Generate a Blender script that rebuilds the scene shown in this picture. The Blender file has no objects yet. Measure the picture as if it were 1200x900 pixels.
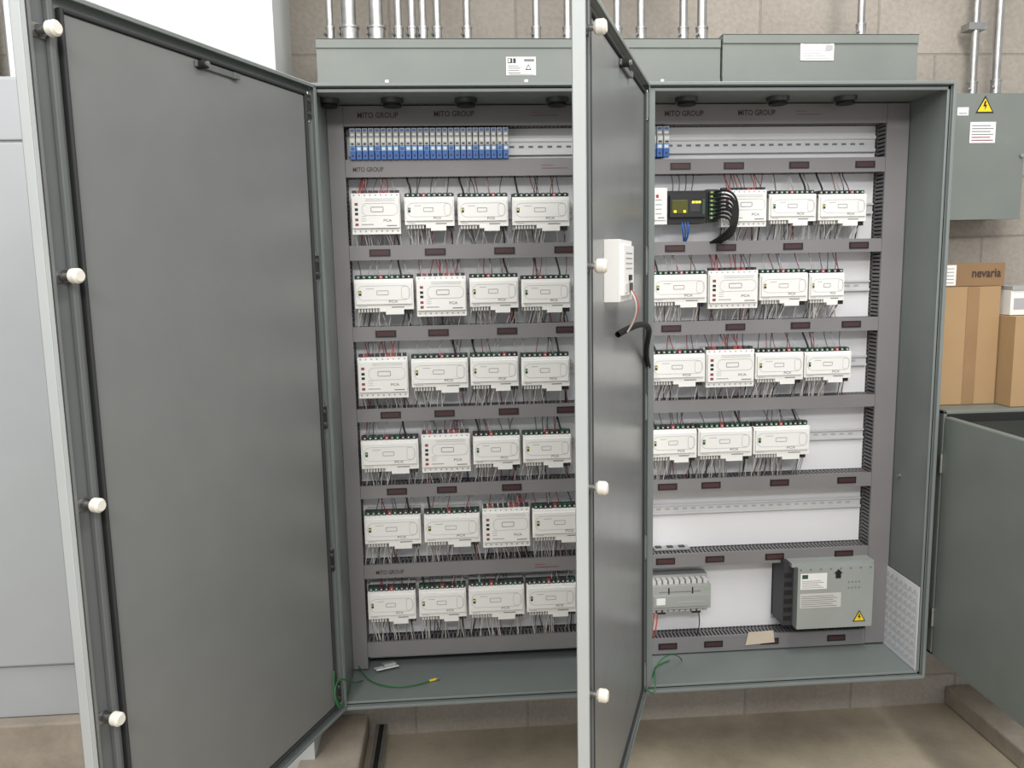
import bpy, math, random
from mathutils import Matrix, Vector
random.seed(7)
S=bpy.context.scene
S.view_settings.view_transform='Standard'
FL=-0.315; WY=0.36; W=1.844; H=1.83
# ---------------------------------------------------------------- materials
def lin(c):
    return tuple(((v/255)/12.92 if v/255<=.04045 else ((v/255+.055)/1.055)**2.4) for v in c)+(1,)
MATS={}
def mat(name,rgb,rough=.5,metal=0,var=.06,scale=8,bump=0,bscale=200,emit=0,spec=.5,alpha=None):
    if name in MATS: return MATS[name]
    m=bpy.data.materials.new(name); m.use_nodes=True; nt=m.node_tree; b=nt.nodes['Principled BSDF']
    tc=nt.nodes.new('ShaderNodeTexCoord'); n=nt.nodes.new('ShaderNodeTexNoise'); n.inputs['Scale'].default_value=scale; n.inputs['Detail'].default_value=4
    nt.links.new(tc.outputs['Object'],n.inputs['Vector'])
    r=nt.nodes.new('ShaderNodeValToRGB'); c=lin(rgb)
    r.color_ramp.elements[0].position=.3; r.color_ramp.elements[1].position=.7
    r.color_ramp.elements[0].color=tuple(v*(1-var) for v in c[:3])+(1,); r.color_ramp.elements[1].color=tuple(min(1,v*(1+var)) for v in c[:3])+(1,)
    nt.links.new(n.outputs['Fac'],r.inputs['Fac']); nt.links.new(r.outputs['Color'],b.inputs['Base Color'])
    b.inputs['Roughness'].default_value=rough; b.inputs['Metallic'].default_value=metal; b.inputs['Specular IOR Level'].default_value=spec
    if bump:
        n2=nt.nodes.new('ShaderNodeTexNoise'); n2.inputs['Scale'].default_value=bscale; nt.links.new(tc.outputs['Object'],n2.inputs['Vector'])
        bp=nt.nodes.new('ShaderNodeBump'); bp.inputs['Strength'].default_value=bump; bp.inputs['Distance'].default_value=.002
        nt.links.new(n2.outputs['Fac'],bp.inputs['Height']); nt.links.new(bp.outputs['Normal'],b.inputs['Normal'])
    if emit:
        b.inputs['Emission Color'].default_value=c; b.inputs['Emission Strength'].default_value=emit
    MATS[name]=m; return m
mat('enclosure_grey',(120,127,125),.42,var=.04,bump=.12,bscale=350)
mat('door_grey',(124,126,125),.26,var=.03,bump=.10,bscale=300)
mat('door_channel',(104,107,107),.35,var=.05)
mat('door_edge',(180,184,183),.4,var=.03)
mat('gutter_grey',(118,124,119),.42,var=.05,bump=.1,bscale=300)
mat('low_cabinet_grey',(112,119,114),.4,var=.04,bump=.1,bscale=300)
mat('duct_cover',(127,125,126),.5,var=.04)
mat('duct_fingers',(110,108,109),.55,var=.04)
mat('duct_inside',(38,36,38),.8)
mat('backplate_white',(236,236,238),.45,var=.02)
mat('plastic_white',(236,236,232),.4,var=.02)
mat('plastic_shade',(200,200,196),.5,var=.02)
mat('print_grey',(126,126,128),.6)
mat('print_light',(168,168,170),.6)
mat('print_mid',(142,142,144),.6)
mat('black',(24,24,26),.45)
mat('rubber',(20,20,20),.7)
mat('gasket',(48,49,50),.7)
mat('term_green',(48,80,64),.5)
mat('term_dark',(52,52,56),.5)
mat('red',(176,38,44),.5)
mat('term_red',(140,66,68),.5)
mat('dark_red',(120,30,38),.55)
mat('led_yellow',(196,182,70),.4,emit=.3)
mat('led_green',(110,170,90),.4,emit=.3)
mat('screen_glow',(230,214,60),.4,emit=1.2)
mat('blue',(44,96,170),.45)
mat('blue_light',(112,158,212),.45)
mat('galv',(168,168,166),.32,metal=.85,var=.15,scale=30)
mat('galv_dark',(110,110,110),.4,metal=.8,var=.15,scale=30)
mat('zinc_rail',(212,213,214),.4,metal=.1,var=.04)
mat('slot_dark',(120,122,124),.6)
mat('slot_light',(178,179,181),.6)
mat('tag_brown',(72,44,46),.35)
mat('text_brown',(66,50,46),.6)
mat('label_white',(236,236,234),.5,var=.01)
mat('yellow',(238,204,30),.5,var=.02)
mat('cardboard',(172,142,104),.8,var=.06,scale=5)
mat('cardboard_dark',(140,112,80),.8,var=.05)
mat('tape_brown',(154,122,86),.35)
mat('knob_white',(228,224,212),.45,var=.03)
mat('white_paint',(212,215,214),.5,var=.02)
mat('white_cab',(172,176,178),.45,var=.02)
mat('psu_grey',(160,165,161),.4,metal=.1,var=.04)
mat('relay_grey',(162,164,162),.5)
mat('paper',(232,234,238),.7,var=.02)
mat('paper_tan',(206,192,172),.7)
mat('wire_grey',(158,156,156),.5)
mat('wire_white',(220,218,214),.5)
mat('wire_dark',(58,56,60),.5)
mat('wire_green',(44,110,62),.5)
mat('wire_orange',(206,92,60),.5)
mat('plc_screen',(84,84,30),.15)
def concrete(name,c1,c2,sc,rough):
    m=bpy.data.materials.new(name); m.use_nodes=True; nt=m.node_tree; b=nt.nodes['Principled BSDF']
    tc=nt.nodes.new('ShaderNodeTexCoord'); n=nt.nodes.new('ShaderNodeTexNoise'); n.inputs['Scale'].default_value=sc; n.inputs['Detail'].default_value=10; n.inputs['Roughness'].default_value=.65
    nt.links.new(tc.outputs['Object'],n.inputs['Vector']); r=nt.nodes.new('ShaderNodeValToRGB')
    r.color_ramp.elements[0].position=.35; r.color_ramp.elements[1].position=.68
    r.color_ramp.elements[0].color=lin(c1); r.color_ramp.elements[1].color=lin(c2)
    nt.links.new(n.outputs['Fac'],r.inputs['Fac']); nt.links.new(r.outputs['Color'],b.inputs['Base Color']); b.inputs['Roughness'].default_value=rough
    n2=nt.nodes.new('ShaderNodeTexNoise'); n2.inputs['Scale'].default_value=90; nt.links.new(tc.outputs['Object'],n2.inputs['Vector'])
    bp=nt.nodes.new('ShaderNodeBump'); bp.inputs['Strength'].default_value=.3; bp.inputs['Distance'].default_value=.004
    nt.links.new(n2.outputs['Fac'],bp.inputs['Height']); nt.links.new(bp.outputs['Normal'],b.inputs['Normal'])
    MATS[name]=m; return m
concrete('concrete_floor',(148,137,120),(182,171,150),3.0,.5)
concrete('concrete_curb',(140,131,119),(172,162,147),6,.8)
def block():
    m=bpy.data.materials.new('cinder_block'); m.use_nodes=True; nt=m.node_tree; b=nt.nodes['Principled BSDF']
    tc=nt.nodes.new('ShaderNodeTexCoord'); sp=nt.nodes.new('ShaderNodeSeparateXYZ'); cb=nt.nodes.new('ShaderNodeCombineXYZ')
    nt.links.new(tc.outputs['Object'],sp.inputs[0]); nt.links.new(sp.outputs['X'],cb.inputs['X']); nt.links.new(sp.outputs['Z'],cb.inputs['Y'])
    br=nt.nodes.new('ShaderNodeTexBrick'); br.inputs['Scale'].default_value=1; br.inputs['Brick Width'].default_value=.4; br.inputs['Row Height'].default_value=.2
    br.inputs['Mortar Size'].default_value=.005; br.inputs['Mortar Smooth'].default_value=.5
    br.inputs['Color1'].default_value=lin((168,161,151)); br.inputs['Color2'].default_value=lin((160,153,143)); br.inputs['Mortar'].default_value=lin((150,143,133))
    nt.links.new(cb.outputs[0],br.inputs['Vector'])
    n=nt.nodes.new('ShaderNodeTexNoise'); n.inputs['Scale'].default_value=70; n.inputs['Detail'].default_value=6; nt.links.new(tc.outputs['Object'],n.inputs['Vector'])
    n3=nt.nodes.new('ShaderNodeTexNoise'); n3.inputs['Scale'].default_value=4; nt.links.new(tc.outputs['Object'],n3.inputs['Vector'])
    rr=nt.nodes.new('ShaderNodeValToRGB'); rr.color_ramp.elements[0].position=.3; rr.color_ramp.elements[0].color=(.78,.77,.75,1); rr.color_ramp.elements[1].position=.6; rr.color_ramp.elements[1].color=(1,1,1,1)
    ad=nt.nodes.new('ShaderNodeMath'); ad.operation='ADD'; nt.links.new(n.outputs['Fac'],ad.inputs[0]); nt.links.new(n3.outputs['Fac'],ad.inputs[1])
    hf=nt.nodes.new('ShaderNodeMath'); hf.operation='MULTIPLY'; hf.inputs[1].default_value=.5; nt.links.new(ad.outputs[0],hf.inputs[0]); nt.links.new(hf.outputs[0],rr.inputs['Fac'])
    mx=nt.nodes.new('ShaderNodeMix'); mx.data_type='RGBA'; mx.blend_type='MULTIPLY'; mx.inputs[0].default_value=1
    nt.links.new(br.outputs['Color'],mx.inputs[6]); nt.links.new(rr.outputs['Color'],mx.inputs[7]); nt.links.new(mx.outputs[2],b.inputs['Base Color'])
    b.inputs['Roughness'].default_value=.85
    mh=nt.nodes.new('ShaderNodeMath'); mh.operation='MULTIPLY_ADD'; mh.inputs[1].default_value=-1.2; nt.links.new(br.outputs['Fac'],mh.inputs[0]); nt.links.new(n.outputs['Fac'],mh.inputs[2])
    bp=nt.nodes.new('ShaderNodeBump'); bp.inputs['Strength'].default_value=.5; bp.inputs['Distance'].default_value=.005
    nt.links.new(mh.outputs[0],bp.inputs['Height']); nt.links.new(bp.outputs['Normal'],b.inputs['Normal'])
    MATS['cinder_block']=m
block()
# ---------------------------------------------------------------- mesh builder
_txt={}
def text_geo(body):
    if body in _txt: return _txt[body]
    c=bpy.data.curves.new('t','FONT'); c.body=body; c.size=1; c.align_x='CENTER'; c.align_y='CENTER'; c.resolution_u=3; c.offset=.018
    o=bpy.data.objects.new('t',c); bpy.context.collection.objects.link(o); bpy.context.view_layer.update()
    me=o.evaluated_get(bpy.context.evaluated_depsgraph_get()).to_mesh()
    v=[tuple(p.co) for p in me.vertices]; f=[tuple(p.vertices) for p in me.polygons]
    xs=[p[0] for p in v]; ys=[p[1] for p in v]; cx=(min(xs)+max(xs))/2; cy=(min(ys)+max(ys))/2; w=max(xs)-min(xs); h=max(ys)-min(ys)
    v=[((p[0]-cx)/w,(p[1]-cy)/h) for p in v]
    o.evaluated_get(bpy.context.evaluated_depsgraph_get()).to_mesh_clear(); bpy.data.objects.remove(o); bpy.data.curves.remove(c)
    _txt[body]=(v,f); return _txt[body]
class MB:
    def __init__(s): s.v=[];s.f=[];s.m=[];s.mats=[];s.sm=[]
    def mi(s,n):
        if n not in s.mats: s.mats.append(n)
        return s.mats.index(n)
    def add(s,vs,fs,m,smooth=False):
        o=len(s.v); s.v+=[tuple(p) for p in vs]; k=s.mi(m)
        for f in fs: s.f.append(tuple(i+o for i in f)); s.m.append(k); s.sm.append(smooth)
    def box(s,x0,x1,y0,y1,z0,z1,m):
        if x0>x1:x0,x1=x1,x0
        if y0>y1:y0,y1=y1,y0
        if z0>z1:z0,z1=z1,z0
        s.add([(x0,y0,z0),(x1,y0,z0),(x1,y1,z0),(x0,y1,z0),(x0,y0,z1),(x1,y0,z1),(x1,y1,z1),(x0,y1,z1)],
              [(0,3,2,1),(4,5,6,7),(0,1,5,4),(1,2,6,5),(2,3,7,6),(3,0,4,7)],m)
    def prism(s,pts,y0,y1,m):
        n=len(pts); vs=[(x,y0,z) for x,z in pts]+[(x,y1,z) for x,z in pts]
        s.add(vs,[tuple(range(n)),tuple(range(2*n-1,n-1,-1))]+[(i,i+n,(i+1)%n+n,(i+1)%n) for i in range(n)],m)
    def cyl(s,p,q,r,m,n=16,r2=None):
        p=Vector(p);q=Vector(q);d=(q-p).normalized();a=d.orthogonal().normalized();b=d.cross(a);r2=r if r2 is None else r2
        vs=[p+(a*math.cos(t)+b*math.sin(t))*r for t in [2*math.pi*i/n for i in range(n)]]+[q+(a*math.cos(t)+b*math.sin(t))*r2 for t in [2*math.pi*i/n for i in range(n)]]
        s.add(vs,[(i,(i+1)%n,(i+1)%n+n,i+n) for i in range(n)],m,True)
        s.add(vs[:n],[tuple(range(n-1,-1,-1))],m); s.add(vs[n:],[tuple(range(n))],m)
    def text(s,body,cx,y,cz,w,h,m):
        v,f=text_geo(body)
        vs=[(cx+p[0]*w,y,cz+p[1]*h) for p in v]
        s.add(vs,f,m)
    def outline(s,x0,x1,z0,z1,y,t,m,r=0):
        def ring(i):
            out=[]; R=max(r-i,0.0005)
            for (cx,cz,a0) in ((x1-i-R,z1-i-R,0),(x0+i+R,z1-i-R,90),(x0+i+R,z0+i+R,180),(x1-i-R,z0+i+R,270)):
                for k in range(5):
                    a=math.radians(a0+k*22.5); out.append((cx+R*math.cos(a),y,cz+R*math.sin(a)))
            return out
        A=ring(0);B=ring(t);n=len(A)
        s.add(A+B,[(i,(i+1)%n,(i+1)%n+n,i+n) for i in range(n)],m)
    def build(s,name,parent=None,mw=None,bevel=0,seg=2):
        me=bpy.data.meshes.new(name); me.from_pydata(s.v,[],s.f)
        for n in s.mats: me.materials.append(MATS[n])
        me.polygons.foreach_set('material_index',s.m); me.polygons.foreach_set('use_smooth',s.sm); me.update()
        o=bpy.data.objects.new(name,me); bpy.context.collection.objects.link(o)
        if parent: o.parent=parent
        if mw is not None: o.matrix_world=mw
        if bevel:
            b=o.modifiers.new('bevel','BEVEL'); b.width=bevel; b.segments=seg; b.limit_method='ANGLE'; b.angle_limit=math.radians(50)
        return o
def empty(name,mw=None):
    e=bpy.data.objects.new(name,None); e.empty_display_size=.1; bpy.context.collection.objects.link(e)
    if mw is not None: e.matrix_world=mw
    return e
def curve(name,splines,parent=None,res=1):
    c=bpy.data.curves.new(name,'CURVE'); c.dimensions='3D'; c.bevel_depth=1.0; c.bevel_resolution=res; c.resolution_u=5
    ms=[]
    for pts,r,m in splines:
        if m not in ms: ms.append(m); c.materials.append(MATS[m])
        sp=c.splines.new('NURBS'); sp.points.add(len(pts)-1)
        for i,p in enumerate(pts): sp.points[i].co=(*p,1); sp.points[i].radius=r
        sp.use_endpoint_u=True; sp.order_u=min(4,len(pts)); sp.material_index=ms.index(m); sp.use_smooth=True
    o=bpy.data.objects.new(name,c); bpy.context.collection.objects.link(o)
    if parent: o.parent=parent
    return o
# ---------------------------------------------------------------- room
b=MB(); b.box(-4,5,WY,WY+.2,FL-.1,3.2,'cinder_block'); b.build('wall_back')
b=MB(); b.box(-4,5,-5,WY+.2,FL-.1,FL,'concrete_floor'); b.build('floor')
b=MB(); b.box(-.84,-.11,.10,WY,FL,3.2,'white_paint'); b.build('wall_pilaster')
b=MB(); b.box(-.16,.035,-.62,WY,FL,FL+.085,'concrete_curb'); b.build('concrete_curb',bevel=.008)
b=MB(); b.box(2.16,3.4,-.6,WY,FL,FL+.07,'concrete_curb'); b.build('concrete_curb',bevel=.008)
# ---------------------------------------------------------------- main enclosure
cab=empty('control_cabinet')
t=.012
b=MB()
b.box(0,W,.288,.30,0,H,'enclosure_grey')
b.box(0,t,0,.288,0,H,'enclosure_grey'); b.box(W-t,W,0,.288,0,H,'enclosure_grey')
b.box(t,W-t,0,.288,0,t,'enclosure_grey'); b.box(t,W-t,0,.288,H-t,H,'enclosure_grey')
b.build('shell',cab,bevel=.003)
b=MB()
for x0,x1,z0,z1 in ((-.004,W+.004,H-.004,H+.006),(-.004,W+.004,-.006,.004),(-.006,.004,.0,H),(W-.004,W+.006,0,H)):
    b.box(x0,x1,-.012,.0,z0,z1,'enclosure_grey')
for x0,x1,z0,z1 in ((.004,W-.004,H-.018,H-.004),(.004,W-.004,.004,.016),(.004,.016,.0,H),(W-.016,W-.004,0,H)):
    b.box(x0,x1,.0,.004,z0,z1,'enclosure_grey')
b.build('front_lip',cab,bevel=.002)
b=MB(); b.box(.925,.965,-.002,.03,.012,H-.012,'enclosure_grey'); b.box(.94,.95,.03,.05,.012,H-.012,'door_channel'); b.build('center_post',cab,bevel=.002)
b=MB(); b.box(.012,W-.012,.272,.276,.02,1.818,'backplate_white')
for x in (.03,.9,W-.03):
    for z in (.04,1.79): b.cyl((x,.276,z),(x,.29,z),.008,'galv')
b.build('backplate',cab)
b=MB()
for x in (.03,.215,.43,.70,1.09,1.37,1.58):
    b.cyl((x,.12,H-.012),(x,.12,H-.026),.034,'galv_dark',20); b.cyl((x,.12,H-.026),(x,.12,H-.034),.027,'rubber',20)
b.build('conduit_bushings',cab)
b=MB()
for z in (.25,1.55): b.box(.0,W,.30,WY,z-.02,z+.02,'galv_dark')
b.build('mounting_struts',cab)
b=MB()
for hx in (-.006,.938):
    for z in (1.77,1.335,.905,.475,.06):
        b.cyl((hx,-.014,z-.035),(hx,-.014,z+.035),.007,'enclosure_grey',12); b.cyl((hx,-.014,z-.04),(hx,-.014,z-.035),.005,'galv',10); b.cyl((hx,-.014,z+.035),(hx,-.014,z+.042),.005,'galv',10)
b.build('hinges',cab)
b=MB(); b.cyl((W-.012,.16,.62),(W-.02,.16,.62),.008,'galv'); b.build('side_bolt',cab)
# wiring ducts
def fingers(b,x0,x1,z0,z1,y0,y1):
    n=int((x1-x0)/.0125); p=(x1-x0)/n
    for i in range(n):
        a=x0+i*p
        b.box(a,a+p*.6,y0+.004,y1-.004,z0,z0+.0018,'duct_fingers'); b.box(a,a+p*.6,y0+.004,y1-.004,z1-.0018,z1,'duct_fingers')
    b.box(x0,x1,y1-.016,y1,z0,z1,'duct_fingers')
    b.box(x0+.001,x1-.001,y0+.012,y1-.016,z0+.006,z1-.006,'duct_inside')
def fingersv(b,x0,x1,z0,z1,y0,y1):
    n=int((z1-z0)/.0125); p=(z1-z0)/n
    for i in range(n):
        a=z0+i*p
        b.box(x0,x0+.0018,y0+.004,y1-.004,a,a+p*.6,'duct_fingers'); b.box(x1-.0018,x1,y0+.004,y1-.004,a,a+p*.6,'duct_fingers')
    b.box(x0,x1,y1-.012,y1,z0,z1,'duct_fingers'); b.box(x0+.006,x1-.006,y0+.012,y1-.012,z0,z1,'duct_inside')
YF,YB=.20,.272
LD=[(1.757,1.812),(1.607,1.655),(1.357,1.398),(1.106,1.148),(.850,.888),(.600,.638),(.332,.374),(.062,.108)]
RD=[(1.757,1.812),(1.607,1.648),(1.356,1.394),(1.102,1.142),(.850,.886),(.580,.622),(.325,.366),(.020,.070)]
b=MB()
for sec,(x0,x1) in ((LD,(.062,.87)),(RD,(.96,1.756))):
    for z0,z1 in sec:
        fingers(b,x0,x1,z0,z1,YF,YB); b.box(x0,x1,YF-.002,YF+.006,z0-.002,z1+.002,'duct_cover')
for x0,x1 in ((.014,.060),(.872,.958),(1.758,1.828)):
    fingersv(b,x0,x1,.02,1.812,YF,YB); b.box(x0-.001,x1+.001,YF-.002,YF+.006,.02,1.814,'duct_cover')
yp=YF-.0028
for cx,cz,w in ((.165,1.787,.122),(.395,1.79,.122),(1.105,1.787,.122),(1.335,1.788,.118),(.13,1.628,.092),(.145,.350,.09)):
    b.text('MITO GROUP',cx,yp,cz,w,.017 if w>.1 else .0135,'text_brown')
def tag(cx,cz,w=.064,h=.021):
    b.box(cx-w/2,cx+w/2,yp-.002,yp+.001,cz-h/2,cz+h/2,'black'); b.box(cx-w/2+.005,cx+w/2-.005,yp-.0026,yp,cz-h/2+.004,cz+h/2-.004,'tag_brown')
for i,xs in ((2,(.155,.325,.54,.728)),(3,(.163,.327,.543,.73)),(4,(.168,.338,.543,.73)),(5,(.178,.338,.548))):
    for x in xs: tag(x,sum(LD[i])/2)
for i,xs in ((1,(1.095,1.265,1.475,1.69)),(2,(1.08,1.245,1.463,1.68)),(3,(1.07,1.28,1.495,1.665)),(5,(1.062,1.208,1.44,1.67)),(6,(1.057,1.225,1.43,1.67)),(7,(1.067,1.225,1.42,1.655))):
    for x in xs: tag(x,sum(RD[i])/2)
for x,z in ((.63,1.792),(.62,.353),(1.46,1.79),(.66,1.635)):
    b.box(x,x+.035,yp-.0004,yp,z,z+.0012,'red'); b.box(x+.014,x+.016,yp-.0004,yp,z-.006,z+.008,'print_grey'); b.box(x,x+.08,yp-.0004,yp,z-.009,z-.0078,'dark_red')
b.build('wiring_ducts',cab)
# DIN rails
b=MB()
def rail(x0,x1,z,h=.035,sl='slot_light'):
    b.box(x0,x1,.264,.2715,z-h*.32,z+h*.32,'zinc_rail')
    b.box(x0,x1,.258,.260,z+h*.32,z+h/2,'zinc_rail'); b.box(x0,x1,.258,.260,z-h/2,z-h*.32,'zinc_rail')
    b.box(x0,x1,.260,.266,z+h*.28,z+h*.34,'zinc_rail'); b.box(x0,x1,.260,.266,z-h*.34,z-h*.28,'zinc_rail')
    x=x0+.02
    while x<x1-.03: b.box(x,x+.015,.2625,.2641,z-.003,z+.003,sl); x+=.03
for x0,x1 in ((.066,.868),(.962,1.754)):
    rail(x0,x1,1.70,.05,'slot_dark')
    for z in (1.495,1.245,.995,.745,.505,.245):
        if not (x0>.9 and z<.3): rail(x0,x1,z)
b.build('din_rails',cab)
# ---------------------------------------------------------------- terminal relays
def relay_row(name,x0,n,p):
    b=MB()
    for i in range(n):
        x=x0+i*p; g=.0012; a,c=x+g,x+p-g
        b.box(a,c,.20,.258,1.660,1.744,'plastic_shade')
        b.box(a,c,.190,.21,1.720,1.748,'relay_grey'); b.box(a+.003,c-.003,.188,.195,1.738,1.745,'blue'); b.box(a+.003,c-.003,.188,.195,1.726,1.732,'plastic_white')
        b.box(a,c,.184,.21,1.696,1.720,'plastic_shade'); b.box(a+.002,c-.002,.182,.186,1.706,1.717,'label_white'); b.box(a+.004,c-.004,.1815,.186,1.699,1.703,'black')
        b.box(a,c,.187,.21,1.680,1.696,'blue_light' ); b.box(a+.003,c-.003,.1855,.19,1.683,1.692,'plastic_white' if i%4 else 'blue')
        b.box(a,c,.188,.212,1.656,1.680,'blue')
        b.cyl((x+p/2,.1865,1.667),(x+p/2,.19,1.667),.0032,'black',8)
    return b.build(name,bevel=.0006,seg=1)
relay_row('terminal_relay_strip',.078,26,.0185)
relay_row('terminal_relay_strip',.995,3,.021)
# ---------------------------------------------------------------- controllers
wires=[]
def W3(p0,p1,r,m,j=.007):
    mid=[(p0[0]+random.uniform(-j,j),p0[1]+.002,p0[2]*.66+p1[2]*.34),(p1[0]+random.uniform(-j,j),p1[1],p0[2]*.3+p1[2]*.7)]
    wires.append(([p0]+mid+[p1],r,m))
def controller(kind,x0,x1,z0,z1):
    b=MB(); w=x1-x0; h=z1-z0
    X=lambda u:(u-.5)*w; Z=lambda v:(v-.5)*h; D=lambda y:y-.172
    cy=(x0+x1)/2; cz=(z0+z1)/2
    b.box(X(.01),X(.99),D(.215),D(.2575),Z(.06),Z(.96),'plastic_white')
    if kind=='A':
        b.box(X(0),X(1),D(.180),D(.216),Z(.0),Z(.93),'plastic_white')
        b.box(X(.02),X(.98),D(.172),D(.182),Z(.14),Z(.83),'plastic_white')
        for k in range(9):
            u=.06+.88*k/8; b.box(X(u)-.006,X(u)+.006,D(.186),D(.206),Z(.92),Z(1.0),'term_red' if k in (1,5,6) else 'term_dark'); b.cyl((X(u),D(.1795),Z(.885)),(X(u),D(.181),Z(.885)),.0026,'print_light',8)
            b.cyl((X(u),D(.1795),Z(.07)),(X(u),D(.181),Z(.07)),.003,'print_light',8)
        for v,m in ((.68,'term_red'),(.56,'black'),(.46,'black'),(.33,'term_red'),(.22,'term_red')):
            b.box(X(.075),X(.14),D(.1712),D(.173),Z(v)-.004,Z(v)+.004,m)
        b.outline(X(.22),X(.95),Z(.42),Z(.70),D(.1712),.0010,'print_light',.016)
        for v in (.75,.79): b.box(X(.3),X(.9),D(.1712),D(.1722),Z(v),Z(v)+.0012,'print_light')
        b.outline(X(.40),X(.66),Z(.50),Z(.62),D(.1711),.0018,'print_mid',.003)
        b.text('PCA',X(.74),D(.1712),Z(.31),w*.17,.0078,'print_mid')
        b.box(X(.2),X(.45),D(.1712),D(.1722),Z(.21),Z(.21)+.003,'print_light')
        for v in (.3,.35,.4): b.box(X(.2),X(.30),D(.1712),D(.1722),Z(v),Z(v)+.0012,'print_light')
        b.box(X(.72),X(.93),D(.1712),D(.1722),Z(.18),Z(.18)+.003,'print_grey')
    else:
        b.box(X(.0),X(1),D(.198),D(.217),Z(.86),Z(.98),'term_dark')
        n=max(6,int(w/.0165)); rr=random.choice((n//2,n//2-1,n-3))
        for k in range(n):
            u=.07+.86*k/(n-1); m='term_red' if k==rr else random.choice(('term_green','term_green','term_dark'))
            b.box(X(u)-.0062,X(u)+.0062,D(.186),D(.204),Z(.885),Z(.985),m); b.cyl((X(u),D(.1848),Z(.93)),(X(u),D(.187),Z(.93)),.0028,'plastic_shade',8)
        b.box(X(.0),X(1),D(.184),D(.21),Z(.78),Z(.88),'plastic_white')
        L=[(X(0),Z(.16)),(X(.42),Z(.16)),(X(.42),Z(.07)),(X(.52),Z(.07)),(X(.52),Z(.0)),(X(.83),Z(.0)),(X(.83),Z(.12)),(X(1),Z(.12)),(X(1),Z(.86)),(X(0),Z(.86))]
        b.prism(L,D(.178),D(.218),'plastic_white')
        b.box(X(.03),X(.97),D(.172),D(.180),Z(.26),Z(.80),'plastic_white')
        nb=int(w*.4/.009)
        for k in range(nb): b.box(X(.05)+k*.0088,X(.05)+k*.0088+.006,D(.182),D(.212),Z(.06),Z(.165),'plastic_shade')
        for k in range(3): b.box(X(.85)+k*.008,X(.85)+k*.008+.0055,D(.19),D(.212),Z(.01),Z(.13),'term_dark')
        yq=D(.1713)
        b.outline(X(.05),X(.95),Z(.36),Z(.72),yq,.0009,'print_light',.019)
        b.outline(X(.80),X(.93),Z(.38),Z(.70),yq-.0002,.0009,'print_light',.008)
        b.box(X(.075),X(.12),yq-.001,yq+.001,Z(.48),Z(.60),'black'); b.box(X(.083),X(.112),yq-.0014,yq,Z(.53),Z(.58),'led_yellow' if random.random()<.6 else 'led_green')
        b.text('PCX',X(.66),yq,Z(.335)-.001,w*.155,.0075,'print_mid')
        b.outline(X(.38),X(.58),Z(.49),Z(.60),yq-.0003,.0014,'print_mid',.002)
        b.box(X(.2),X(.34),yq,yq+.001,Z(.64),Z(.64)+.0016,'print_light')
        b.box(X(.62),X(.84),yq+.006,yq+.008,Z(.17),Z(.17)+.003,'print_grey')
        b.box(X(.06),X(.2),D(.1775),D(.179),Z(.2),Z(.2)+.0015,'print_light')
    return b.build('programmable_controller',mw=Matrix.Translation((cy,.172,cz)),bevel=.0012,seg=2)
def duct_below(sec,z0): return max(d[1] for d in sec if d[1]<z0+.01)
def duct_above(sec,z1): return min(d[0] for d in sec if d[0]>z1-.02)
CT=[('A',.076,.223,1.433,1.565),('B',.236,.387,1.441,1.557),('B',.398,.552,1.438,1.555),('B',.565,.742,1.435,1.553),
('B',.074,.254,1.188,1.312),('A',.263,.417,1.179,1.312),('B',.428,.579,1.186,1.31),('B',.589,.743,1.183,1.302),
('A',.073,.228,.927,1.066),('B',.239,.416,.938,1.062),('B',.424,.575,.939,1.062),('B',.585,.738,.934,1.058),
('B',.072,.252,.682,.806),('A',.262,.417,.682,.815),('B',.426,.576,.684,.808),('B',.586,.741,.684,.806),
('B',.072,.251,.434,.560),('B',.262,.441,.432,.557),('A',.45,.604,.425,.565),('B',.612,.795,.432,.562),
('B',.072,.226,.180,.305),('B',.237,.39,.180,.305),('B',.399,.581,.178,.308),('B',.589,.754,.178,.306),
('A',1.222,1.366,1.438,1.560),('B',1.374,1.526,1.439,1.551),('B',1.534,1.69,1.436,1.549),
('B',1.002,1.178,1.189,1.307),('A',1.183,1.344,1.183,1.312),('B',1.35,1.507,1.187,1.306),('B',1.512,1.627,1.187,1.303),
('B',.998,1.176,.935,1.055),('A',1.18,1.338,.93,1.060),('B',1.342,1.50,.934,1.052),('B',1.504,1.66,.935,1.05),
('B',.999,1.152,.686,.81),('B',1.157,1.336,.685,.81),('B',1.341,1.529,.684,.81)]
for k,x0,x1,z0,z1 in CT:
    controller(k,x0,x1,z0,z1)
    sec=LD if x0<.9 else RD; w=x1-x0
    zb=duct_below(sec,z0)-.006; za=duct_above(sec,z1)+.006
    if k=='A': ub=[.04+.92*i/22 for i in range(23)]
    else:
        ub=[.04+.44*i/14 for i in range(15)]+[.5+.03*i for i in range(4)]+[.82,.85,.88,.91,.94]
    for u in ub:
        if random.random()<.12: continue
        x=x0+u*w; m=random.choice(['wire_grey','wire_grey','wire_white','wire_white','wire_white','wire_grey','wire_dark','wire_grey','dark_red'] if u>.5 or k=='A' else ['wire_grey','wire_white','wire_white','wire_dark'])
        W3((x,.192+random.random()*.008,z0+.018),(x+random.uniform(-.016,.016),.214+random.random()*.01,zb),.0014,m)
    nt_=13 if k=='A' else 7
    for i in range(nt_):
        x=x0+(.08+.84*random.random())*w
        m=random.choice(['dark_red','dark_red','wire_dark','red','wire_grey'] if k=='A' else ['wire_dark','wire_grey','wire_dark','dark_red','wire_grey'])
        W3((x,.195,z1-.008),(x+random.uniform(-.015,.015),.222,za),.0013,m)
    if random.random()<.8:
        x=x0+w*.9; W3((x,.195,z0+.02),(x+.004,.222,zb),.0022,'black')
    if k=='B' and random.random()<.7:
        x=x0+w*random.choice((.12,.8)); W3((x,.195,z1-.01),(x-.01,.222,za),.003,'rubber')
curve('control_wiring',wires)
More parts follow.
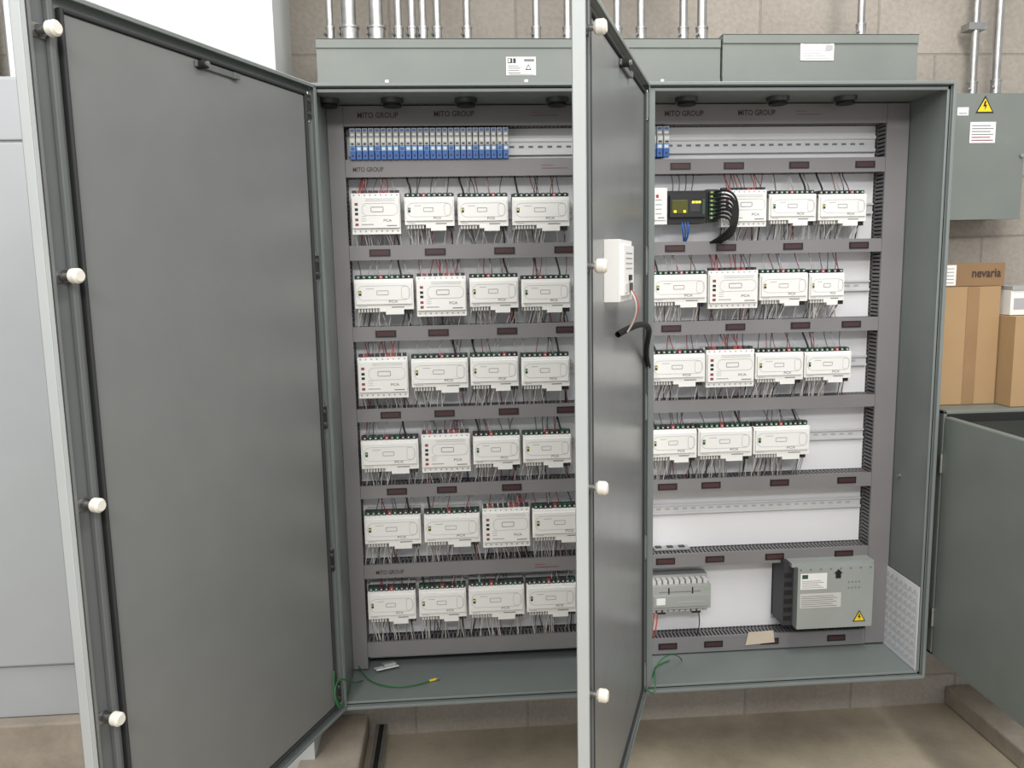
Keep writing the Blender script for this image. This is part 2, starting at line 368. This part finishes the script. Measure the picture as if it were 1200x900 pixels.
# ---------------------------------------------------------------- black plc on right section
plc=empty('logic_controller')
b=MB()
b.box(1.000,1.048,.176,.257,1.449,1.561,'plastic_white'); b.box(1.004,1.044,.172,.178,1.462,1.548,'plastic_white')
for i in range(4): b.box(1.01,1.03,.1712,.1725,1.48+i*.014,1.483+i*.014,'print_light')
b.box(1.012,1.02,.171,.1725,1.53,1.54,'red'); b.box(1.018,1.038,.171,.1725,1.468,1.471,'print_grey')
b.build('interface_module',plc,bevel=.0015)
b=MB()
b.box(1.052,1.175,.185,.257,1.452,1.552,'black'); b.box(1.056,1.171,.172,.187,1.470,1.538,'black')
b.box(1.062,1.112,.1705,.1725,1.482,1.522,'plc_screen'); b.box(1.118,1.150,.1705,.1725,1.486,1.518,'term_dark')
for x,z in ((1.068,1.484),(1.098,1.484),(1.125,1.512),(1.135,1.512),(1.145,1.512)): b.box(x,x+.008,.1698,.1707,z,z+.007,'screen_glow')
b.box(1.158,1.166,.170,.173,1.478,1.525,'term_green')
for i in range(12): b.box(1.056+i*.0097,1.063+i*.0097,.186,.20,1.538,1.549,'term_dark')
b.box(1.06,1.168,.188,.2,1.455,1.466,'term_dark')
b.build('plc_body',plc,bevel=.0015)
b=MB()
b.box(1.178,1.214,.190,.257,1.456,1.556,'term_dark')
for i in range(7): b.box(1.182,1.210,.176,.192,1.462+i*.013,1.472+i*.013,'term_green'); b.box(1.186,1.192,.174,.177,1.465+i*.013,1.469+i*.013,'led_yellow')
b.build('terminal_plugs',plc,bevel=.001)
sp=[]
for i in range(8):
    x=1.196+.003*(i%3); z=1.465+i*.0115
    sp.append(([(x,.176,z),(x+.03,.14,z+.01),(1.238+.004*i,.125,z-.02),(1.236+.005*(i%4),.135,1.43-.006*i),(1.205+.006*(i%5),.165,1.40),(1.19+.006*i,.21,1.388)],.0036,'rubber'))
sp+= [([(1.10+.008*i,.19,1.458),(1.095+.012*i,.17,1.435),(1.105+.008*i,.19,1.41),(1.115,.22,1.388)],.0028,'blue') for i in range(3)]
sp+= [([(1.07+.02*i,.2,1.545),(1.075+.02*i,.195,1.575),(1.07+.025*i,.225,1.612)],.0015,'wire_dark') for i in range(4)]
curve('plc_cables',sp,plc,2)
# ---------------------------------------------------------------- transformer module and power supply
b=MB()
b.box(1.002,1.205,.215,.257,.170,.290,'relay_grey'); b.box(1.002,1.205,.172,.217,.186,.268,'relay_grey'); b.box(1.010,1.197,.168,.174,.196,.236,'psu_grey')
for i in range(10): b.box(1.008+i*.0195,1.022+i*.0195,.186,.216,.268,.282,'plastic_shade')
for i in range(10): b.box(1.008+i*.0195,1.022+i*.0195,.186,.216,.172,.187,'plastic_shade')
b.box(1.02,1.05,.1668,.169,.205,.228,'label_white'); b.box(1.03,1.17,.171,.1725,.246,.250,'print_grey'); b.box(1.09,1.18,.1672,.169,.210,.213,'print_light')
b.box(1.06,1.065,.171,.173,.24,.262,'black'); b.box(1.14,1.145,.171,.173,.24,.262,'black')
b.cyl((1.19,.172,.255),(1.19,.17,.255),.003,'led_green',8)
b.box(1.03,1.06,.2,.26,.158,.172,'term_dark'); b.box(1.15,1.18,.2,.26,.158,.172,'term_dark')
b.build('relay_module',bevel=.0015)
b=MB()
b.box(1.452,1.485,.17,.27,.112,.335,'term_dark'); b.box(1.486,1.745,.135,.27,.112,.325,'psu_grey'); b.box(1.47,1.752,.15,.27,.322,.336,'psu_grey'); b.box(1.452,1.752,.262,.271,.098,.35,'psu_grey')
for i in range(6): b.box(1.455,1.48,.168,.171,.13+i*.03,.145+i*.03,'black')
y=.1345
b.box(1.495,1.585,y,.1355,.25,.305,'label_white'); b.box(1.50,1.52,y-.0004,y,.287,.301,'term_green')
for i in range(5): b.box(1.50,1.575-.01*(i%3),y-.0005,y,.255+i*.0058,.2565+i*.0058,'print_grey')
b.box(1.495,1.635,y,.1355,.185,.235,'plastic_shade')
for i in range(6): b.box(1.50,1.62-.012*(i%2),y-.0005,y,.19+i*.007,.192+i*.007,'print_grey')
b.prism([(1.614,.285),(1.632,.285),(1.632,.302),(1.638,.302),(1.623,.316),(1.608,.302),(1.614,.302)],y-.001,y,'black')
def warn(b,cx,cz,s,y):
    b.prism([(cx-s,cz-s*.8),(cx+s,cz-s*.8),(cx,cz+s)],y-.0006,y,'black')
    k=.8; b.prism([(cx-s*k,cz-s*.66),(cx+s*k,cz-s*.66),(cx,cz+s*.72)],y-.0012,y-.0006,'yellow')
    b.prism([(cx-s*.05,cz+s*.45),(cx-s*.22,cz-s*.12),(cx+s*.0,cz-s*.12),(cx-s*.06,cz-s*.55),(cx+s*.22,cz+s*.05),(cx+s*.02,cz+s*.05),(cx+s*.12,cz+s*.40)],y-.0018,y-.0012,'black')
warn(b,1.70,.148,.022,y)
for i in range(8):
    b.cyl((1.495+i*.034,.134,.318),(1.495+i*.034,.136,.318),.0035,'slot_dark',8); b.cyl((1.66+.012*(i%4),.134,.27-.02*(i//4)),(1.66+.012*(i%4),.136,.27-.02*(i//4)),.003,'slot_dark',8)
b.build('power_supply',bevel=.0015)
sp=[([(1.02+.012*i,.2,.175),(1.018+.013*i,.19,.14),(1.01+.012*i,.2,.10),(1.02+.01*i,.225,.062)],.0022,'wire_orange') for i in range(2)]
sp+=[([(1.17,.2,.17),(1.18,.19,.13),(1.175,.225,.062)],.002,'wire_dark'),([(1.65,.2,.10),(1.655,.2,.09),(1.66,.225,.062)],.002,'blue')]
curve('power_wiring',sp,None,2)
b=MB(); b.prism([(1.335,.036),(1.437,.042),(1.431,.084),(1.345,.082)],.194,.1955,'paper_tan'); b.build('paper_slip')
b=MB()
b.box(1.03,1.15,.235,.262,.3683,.376,'relay_grey')
for i in range(3): b.box(1.035+i*.04,1.055+i*.04,.24,.256,.376,.38,'term_dark')
b.build('spare_bracket',bevel=.001)
# ---------------------------------------------------------------- wiring diagram sheet
b=MB()
b.box(1.826,1.8275,.004,.215,.014,.295,'paper')
for i in range(9):
    z=.03+i*.029; b.box(1.8252,1.826,.014,.205,z,z+.0012,'print_light')
    for j in range(7):
        y0=.02+j*.027; b.box(1.8252,1.826,y0,y0+.018,z+.006,z+.0085,'print_light'); b.box(1.8252,1.826,y0,y0+.013,z+.013,z+.0152,'print_light')
for j in range(8): b.box(1.8252,1.826,.014+j*.0272,.0152+j*.0272,.03,.265,'print_light')
b.build('wiring_diagram_sheet')
# ---------------------------------------------------------------- doors
def door(name,hx,alpha):
    M=Matrix(((-math.cos(alpha),math.sin(alpha),0,hx),(-math.sin(alpha),-math.cos(alpha),0,0),(0,0,1,0),(0,0,0,1)))
    e=empty(name,M); w=.915; d=.024
    def bl(b,n,bev=0):
        o=b.build(n,None,None,bev); o.parent=e; o.matrix_parent_inverse=Matrix.Identity(4); return o
    b=MB(); b.box(.004,w,0,.003,.0,H,'enclosure_grey')
    b.box(w-.003,w,.0,d,0,H,'door_edge'); b.box(.004,.007,.0,d,0,H,'enclosure_grey'); b.box(.004,w,.0,d,H-.003,H,'door_edge'); b.box(.004,w,.0,d,0,.003,'enclosure_grey')
    b.box(w-.012,w-.003,d-.003,d,0,H,'door_edge'); b.box(.004,w-.003,d-.003,d,H-.010,H-.003,'enclosure_grey'); b.box(.004,w-.003,d-.003,d,.003,.010,'enclosure_grey'); b.box(.007,.016,d-.003,d,0,H,'enclosure_grey')
    bl(b,'skin',.0012)
    b=MB()
    b.box(w-.085,w-.014,.003,.008,.012,H-.012,'door_channel')
    b.box(w-.072,w-.060,.008,.020,.012,H-.012,'door_channel'); b.box(w-.030,w-.022,.008,.016,.012,H-.012,'door_grey')
    bl(b,'closing_channel',.002)
    b=MB(); s0,s1,z0,z1=.048,w-.098,.032,H-.034
    b.box(s0,s1,.003,.012,z0,z1,'door_grey'); bl(b,'inner_panel',.004)
    b=MB(); g=.008
    b.box(s0-g,s0,.003,.018,z0-g,z1+g,'gasket'); b.box(s1,s1+g,.003,.018,z0-g,z1+g,'gasket'); b.box(s0,s1,.003,.018,z0-g,z0,'gasket'); b.box(s0,s1,.003,.018,z1,z1+g,'gasket')
    bl(b,'gasket',.003)
    b=MB()
    for z in (1.752,1.322,.89,.455,.045):
        s=.868
        b.box(s-.016,s+.016,.008,.012,z-.012,z+.012,'galv'); b.cyl((s,.01,z),(s,.04,z),.006,'galv',12); b.cyl((s,.012,z),(s,.018,z),.012,'galv_dark',6)
        b.cyl((s,.032,z),(s,.037,z),.010,'knob_white',20,.014); b.cyl((s,.037,z),(s,.050,z),.014,'knob_white',20); b.cyl((s,.050,z),(s,.055,z),.014,'knob_white',20,.010)
    bl(b,'clamps')
    b=MB()
    b.box(.34,.475,.013,.019,H-.053,H-.040,'door_channel'); b.cyl((.46,.012,H-.047),(.46,.034,H-.047),.010,'rubber',14); b.cyl((.46,.034,H-.047),(.46,.040,H-.047),.006,'galv',12); b.box(.33,.35,.012,.024,H-.054,H-.040,'door_channel')
    bl(b,'door_stay',.001)
    b=MB()
    for z in (1.77,1.335,.905,.475,.06): b.box(.0,.03,.004,.009,z-.033,z+.033,'galv_dark'); b.cyl((.02,.009,z-.018),(.02,.013,z-.018),.006,'galv',8); b.cyl((.02,.009,z+.018),(.02,.013,z+.018),.006,'galv',8)
    bl(b,'hinge_leaves',.0008)
    return e,M
ld,ML=door('cabinet_door',-.002,1.161)
rd,MR=door('cabinet_door',.927,1.2067)
def P(M,s,n,z): return tuple((M@Vector((s,n,z)))[:3])
dd=empty('door_display_module',MR)
b=MB()
b.box(.50,.67,.012,.046,1.245,1.378,'plastic_white'); b.box(.515,.655,.046,.053,1.258,1.366,'plastic_white')
for i in range(4): b.box(.54,.63,.0525,.054,1.315+i*.011,1.318+i*.011,'print_light')
b.box(.54,.58,.0525,.0555,1.264,1.284,'term_dark'); b.box(.60,.64,.0525,.0555,1.264,1.284,'plastic_shade'); b.box(.56,.59,.053,.057,1.290,1.302,'black')
b.box(.49,.50,.012,.03,1.25,1.28,'black')
o=b.build('housing',None,None,.003); o.parent=dd
sp=[([(.55+.008*i,.053,1.268),(.54+.01*i,.078,1.235),(.50+.01*i,.06,1.20),(.525,.04,1.17)],.002,['wire_orange','red','wire_grey','wire_white'][i]) for i in range(4)]
o=curve('display_wires',sp,dd,2)
sp=[([P(MR,.54,.02,1.165),P(MR,.50,.04,1.178),P(MR,.38,.055,1.183),P(MR,.24,.06,1.16),(.915,-.10,1.09),(.94,-.03,1.03),(.975,.08,1.0),(1.005,.19,.99)],.0075,'rubber')]
curve('door_cable',sp,None,3)
# ground wires
sp=[([P(ML,.05,.02,.04),P(ML,.07,.05,.03),(-.01,-.11,.08),(.0,-.06,.13),(.02,-.02,.10),(.03,.04,.05),(.05,.12,.02)],.0022,'wire_green'),
([P(ML,.06,.02,.15),P(ML,.09,.03,.1),P(ML,.06,.04,.02),(.01,-.02,.0+.03),(.02,.05,.03)],.0022,'wire_green'),
([(.03,.2,.03),(.06,.12,.02),(.12,.07,.022),(.2,.06,.018),(.27,.10,.018)],.0022,'wire_green')]
curve('ground_wire',sp,None,2)
b=MB(); b.cyl((.265,.098,.018),(.285,.108,.018),.004,'yellow',10); b.cyl((.285,.108,.018),(.295,.112,.018),.007,'galv',10); b.build('ring_terminal')
sp=[([P(MR,.05,.02,.04),P(MR,.08,.06,.02),(.96,-.05,.07),(.975,0,.08),(.985,.04,.04),(1.0,.12,.018),(1.06,.15,.018)],.0022,'wire_green'),
([(.97,.02,.03),(.98,.0,.09),(1.03,.05,.1),(1.08,.1,.06),(1.1,.14,.02)],.002,'wire_green')]
curve('ground_wire',sp,None,2)
b=MB(); b.box(-.038,.038,-.022,.022,0,.003,'plastic_white'); b.box(-.01,.03,-.018,.018,.003,.014,'relay_grey'); b.build('cable_tag',mw=Matrix.Translation((.12,.20,.020))@Matrix.Rotation(.35,4,'Z')@Matrix.Rotation(-.25,4,'X'),bevel=.002)
# ---------------------------------------------------------------- wireway gutters
b=MB()
def gut(b,x0,x1,y0,z0,z1):
    b.box(x0,x1,y0,.34,z0,z1,'gutter_grey'); b.box(x0,x1,y0-.004,y0,z1-.022,z1+.003,'gutter_grey'); b.box(x0,x1,y0-.003,y0,z0,z0+.016,'gutter_grey')
    b.box(x0-.001,x1+.001,y0-.004,y0+.2,z1+.001,z1+.004,'gutter_grey')
gut(b,.010,1.178,.08,1.848,1.972)
for x in (.2,.6,1.0): b.box(x,x+.01,.0765,.08,1.853,1.862,'galv')
for x in (.215,.43,.70,1.09): b.cyl((x,.16,H+.0005),(x,.16,1.85),.03,'galv',16)
b.box(.548,.634,.0785,.08,1.874,1.925,'label_white')
y=.078
b.box(.552,.576,y-.0003,y,1.908,1.921,'black'); b.box(.554,.560,y-.0007,y,1.910,1.919,'label_white'); b.box(.566,.568,y-.0007,y,1.908,1.921,'label_white')
b.box(.60,.629,y-.0003,y,1.912,1.919,'print_grey')
for i in range(4): b.box(.553,.590-.006*(i%2),y-.0003,y,1.880+i*.0065,1.882+i*.0065,'print_grey')
s=.009; b.prism([(.612-s,1.889),(.612+s,1.889),(.612,1.905)],y-.0004,y,'black'); b.prism([(.612-s*.6,1.891),(.612+s*.6,1.891),(.612,1.901)],y-.0008,y-.0004,'label_white')
b.box(.555,.628,y-.0003,y,1.876,1.8775,'print_grey')
b.build('wireway',bevel=.0015)
b=MB(); gut(b,1.182,1.773,.072,1.852,1.982)
for x in (1.37,1.58): b.cyl((x,.16,H+.0005),(x,.16,1.853),.03,'galv',16)
b.box(1.415,1.516,.070,.072,1.912,1.975,'label_white')
for i in range(8): b.box(1.422,1.505-.013*(i%3),.0695,.070,1.917+i*.0068,1.919+i*.0068,'print_light' if i!=7 else 'print_grey')
b.box(1.49,1.512,.0693,.070,1.94,1.955,'print_light')
b.build('wireway',bevel=.0015)
# ---------------------------------------------------------------- conduits
def conduit(x,y,z0,r,top=3.2,strap=None):
    b=MB(); b.cyl((x,y,z0),(x,y,top),r,'galv',20)
    b.cyl((x,y,z0),(x,y,z0+.012),r*1.55,'galv_dark',8); b.cyl((x,y,z0+.012),(x,y,z0+.05),r*1.28,'galv',20); b.cyl((x,y,z0+.05),(x,y,z0+.056),r*1.4,'galv',20)
    b.cyl((x-r*1.2,y-r*.8,z0+.032),(x-r*1.2-.003,y-r*1.25,z0+.032),.004,'galv_dark',8)
    if strap: b.box(x-r-.018,x+r+.018,y-r-.002,y+r+.02,strap,strap+.022,'galv')
    b.build('conduit')
for x,r in ((.039,.010),(.095,.021),(.174,.020),(.238,.011),(.278,.011),(.310,.011),(.352,.011),(.440,.011),(.646,.011),(.740,.011),(.82,.011),(.89,.011),(.963,.012),(1.092,.012),(1.149,.014)):
    conduit(x,.17,1.9765,r)
conduit(1.645,.17,1.9865,.011)
conduit(2.095,.30,1.8435,.012,3.2,2.06); conduit(2.155,.27,1.8435,.012)
for x in (-1.16,-1.10,-1.04,-.98,-.93): conduit(x,.30,1.8675,.014)
# ---------------------------------------------------------------- junction box on wall
b=MB(); b.box(1.955,2.211,.206,WY,1.455,1.838,'gutter_grey'); b.box(1.950,2.216,.198,.206,1.450,1.843,'gutter_grey')
b.cyl((2.205,.19,1.65),(2.205,.198,1.65),.006,'galv',10)
y=.1975; warn(b,2.075,1.806,.030,y)
b.box(1.985,2.022,y-.0005,y,1.775,1.80,'label_white'); b.box(2.03,2.115,y-.0005,y,1.69,1.755,'label_white')
for i in range(6): b.box(2.036,2.108-.01*(i%2),y-.0009,y,1.697+i*.009,1.700+i*.009,'term_red' if i<2 else 'print_grey')
b.box(1.99,2.017,y-.0009,y,1.78,1.783,'print_grey')
b.build('junction_box',bevel=.002)
# ---------------------------------------------------------------- low cabinet at the right with its door open
lc=empty('storage_cabinet')
x0,x1=1.872,2.75; G='low_cabinet_grey'
b=MB(); b.box(x0,x1,.340,.355,.07,.862,G); b.box(x0,x0+.01,.0,.340,.07,.862,G); b.box(x1-.01,x1,0,.340,.07,.862,G); b.box(x0,x1,0,.340,.07,.08,G); b.box(x0,x1,0,.340,.852,.862,G)
b.box(x0+.01,x1-.01,.0,.004,.826,.852,'rubber')
b.build('cabinet_body',lc,bevel=.002)
b=MB(); b.box(x0,x0+.022,-.78,-.006,.072,.846,G); b.box(x0+.022,x0+.03,-.76,-.03,.09,.83,'rubber'); b.build('cabinet_door_leaf',lc,bevel=.004)
b=MB()
for z in (.2,.7): b.cyl((x0-.004,-.006,z-.03),(x0-.004,-.006,z+.03),.006,'galv',10)
for xx in (2.38,2.62): b.box(xx,xx+.04,.05,.3,FL+.0705,.07,'galv')
b.build('legs_and_hinges',lc)
b=MB(); b.box(1.892,2.10,.10,.33,.8635,1.238,'cardboard'); b.box(1.99,2.03,.0985,.0995,.8635,1.238,'tape_brown'); b.build('cardboard_box',bevel=.002)
b=MB(); b.box(1.90,2.115,.11,.33,1.2395,1.312,'cardboard_dark'); b.box(1.905,1.955,.1085,.1105,1.242,1.306,'label_white')
for i in range(5): b.box(1.91,1.948,.108,.1086,1.250+i*.011,1.252+i*.011,'print_grey')
b.text('nevaria',2.055,.1085,1.280,.095,.026,'text_brown'); b.build('cardboard_box',bevel=.002)
b=MB(); b.box(2.105,2.42,.03,.30,.8635,1.145,'cardboard'); b.box(2.14,2.18,.0285,.0295,1.09,1.12,'cardboard_dark'); b.build('cardboard_box',bevel=.002)
b=MB(); b.box(2.12,2.26,.08,.20,1.147,1.225,'plastic_white'); b.box(2.12,2.26,.075,.205,1.225,1.238,'relay_grey'); b.box(2.13,2.2,.0785,.08,1.165,1.2,'print_light'); b.build('sensor_box',bevel=.006)
# ---------------------------------------------------------------- white panel at left
b=MB(); b.box(-1.9,-.62,.04,.0999,.163,1.867,'white_cab'); b.box(-1.9,-.62,.032,.04,.17,1.69,'white_cab'); b.box(-1.9,-.62,.032,.04,1.697,1.86,'white_cab'); b.box(-1.9,-.86,.1,WY,.163,1.867,'white_cab')
b.box(-1.9,-.62,.045,.0999,.0,.16,'white_cab')
b.build('switchboard_panel',bevel=.003)
b=MB(); b.box(-2.0,-.60,.0,.0999,FL,-.002,'concrete_curb'); b.build('housekeeping_pad',bevel=.006)
b=MB(); b.box(.06,.10,.0,WY,FL+.0005,FL+.042,'galv'); b.box(.072,.088,-.001,WY-.004,FL+.042,FL+.0425,'rubber'); b.build('strut_channel',bevel=.002)
# ---------------------------------------------------------------- lights
def area(name,loc,rot,sx,sy,e,col):
    l=bpy.data.lights.new(name,'AREA'); l.shape='RECTANGLE'; l.size=sx; l.size_y=sy; l.energy=e; l.color=col
    o=bpy.data.objects.new(name,l); bpy.context.collection.objects.link(o); o.location=loc; o.rotation_euler=rot
area('ceiling_light',(-.6,-1.5,3.0),(0,0,0),.3,2.4,50,(1,.97,.93))
area('ceiling_light',(1.6,-1.5,3.0),(0,0,0),.3,2.4,50,(1,.97,.93))
area('ceiling_light',(.5,-3.8,2.9),(math.radians(35),0,0),2.4,.5,75,(1,.98,.95))
w=bpy.data.worlds.new('World'); S.world=w; w.use_nodes=True
bg=w.node_tree.nodes['Background']; bg.inputs[0].default_value=(.96,.97,1,1); bg.inputs[1].default_value=.76
# ---------------------------------------------------------------- camera
yaw,pitch,roll=.0682939,.139611,-.0191138
f=Vector((math.sin(yaw)*math.cos(pitch),math.cos(yaw)*math.cos(pitch),-math.sin(pitch))); r=Vector((math.cos(yaw),-math.sin(yaw),0)); u=r.cross(f)
r2=r*math.cos(roll)+u*math.sin(roll); u2=-r*math.sin(roll)+u*math.cos(roll)
c=bpy.data.cameras.new('camera'); c.sensor_width=36; c.lens=952.287/1200*36; c.clip_start=.05
co=bpy.data.objects.new('camera',c); bpy.context.collection.objects.link(co)
co.matrix_world=Matrix(((r2.x,u2.x,-f.x,.380175),(r2.y,u2.y,-f.y,-2.3629),(r2.z,u2.z,-f.z,1.31796),(0,0,0,1)))
S.camera=co
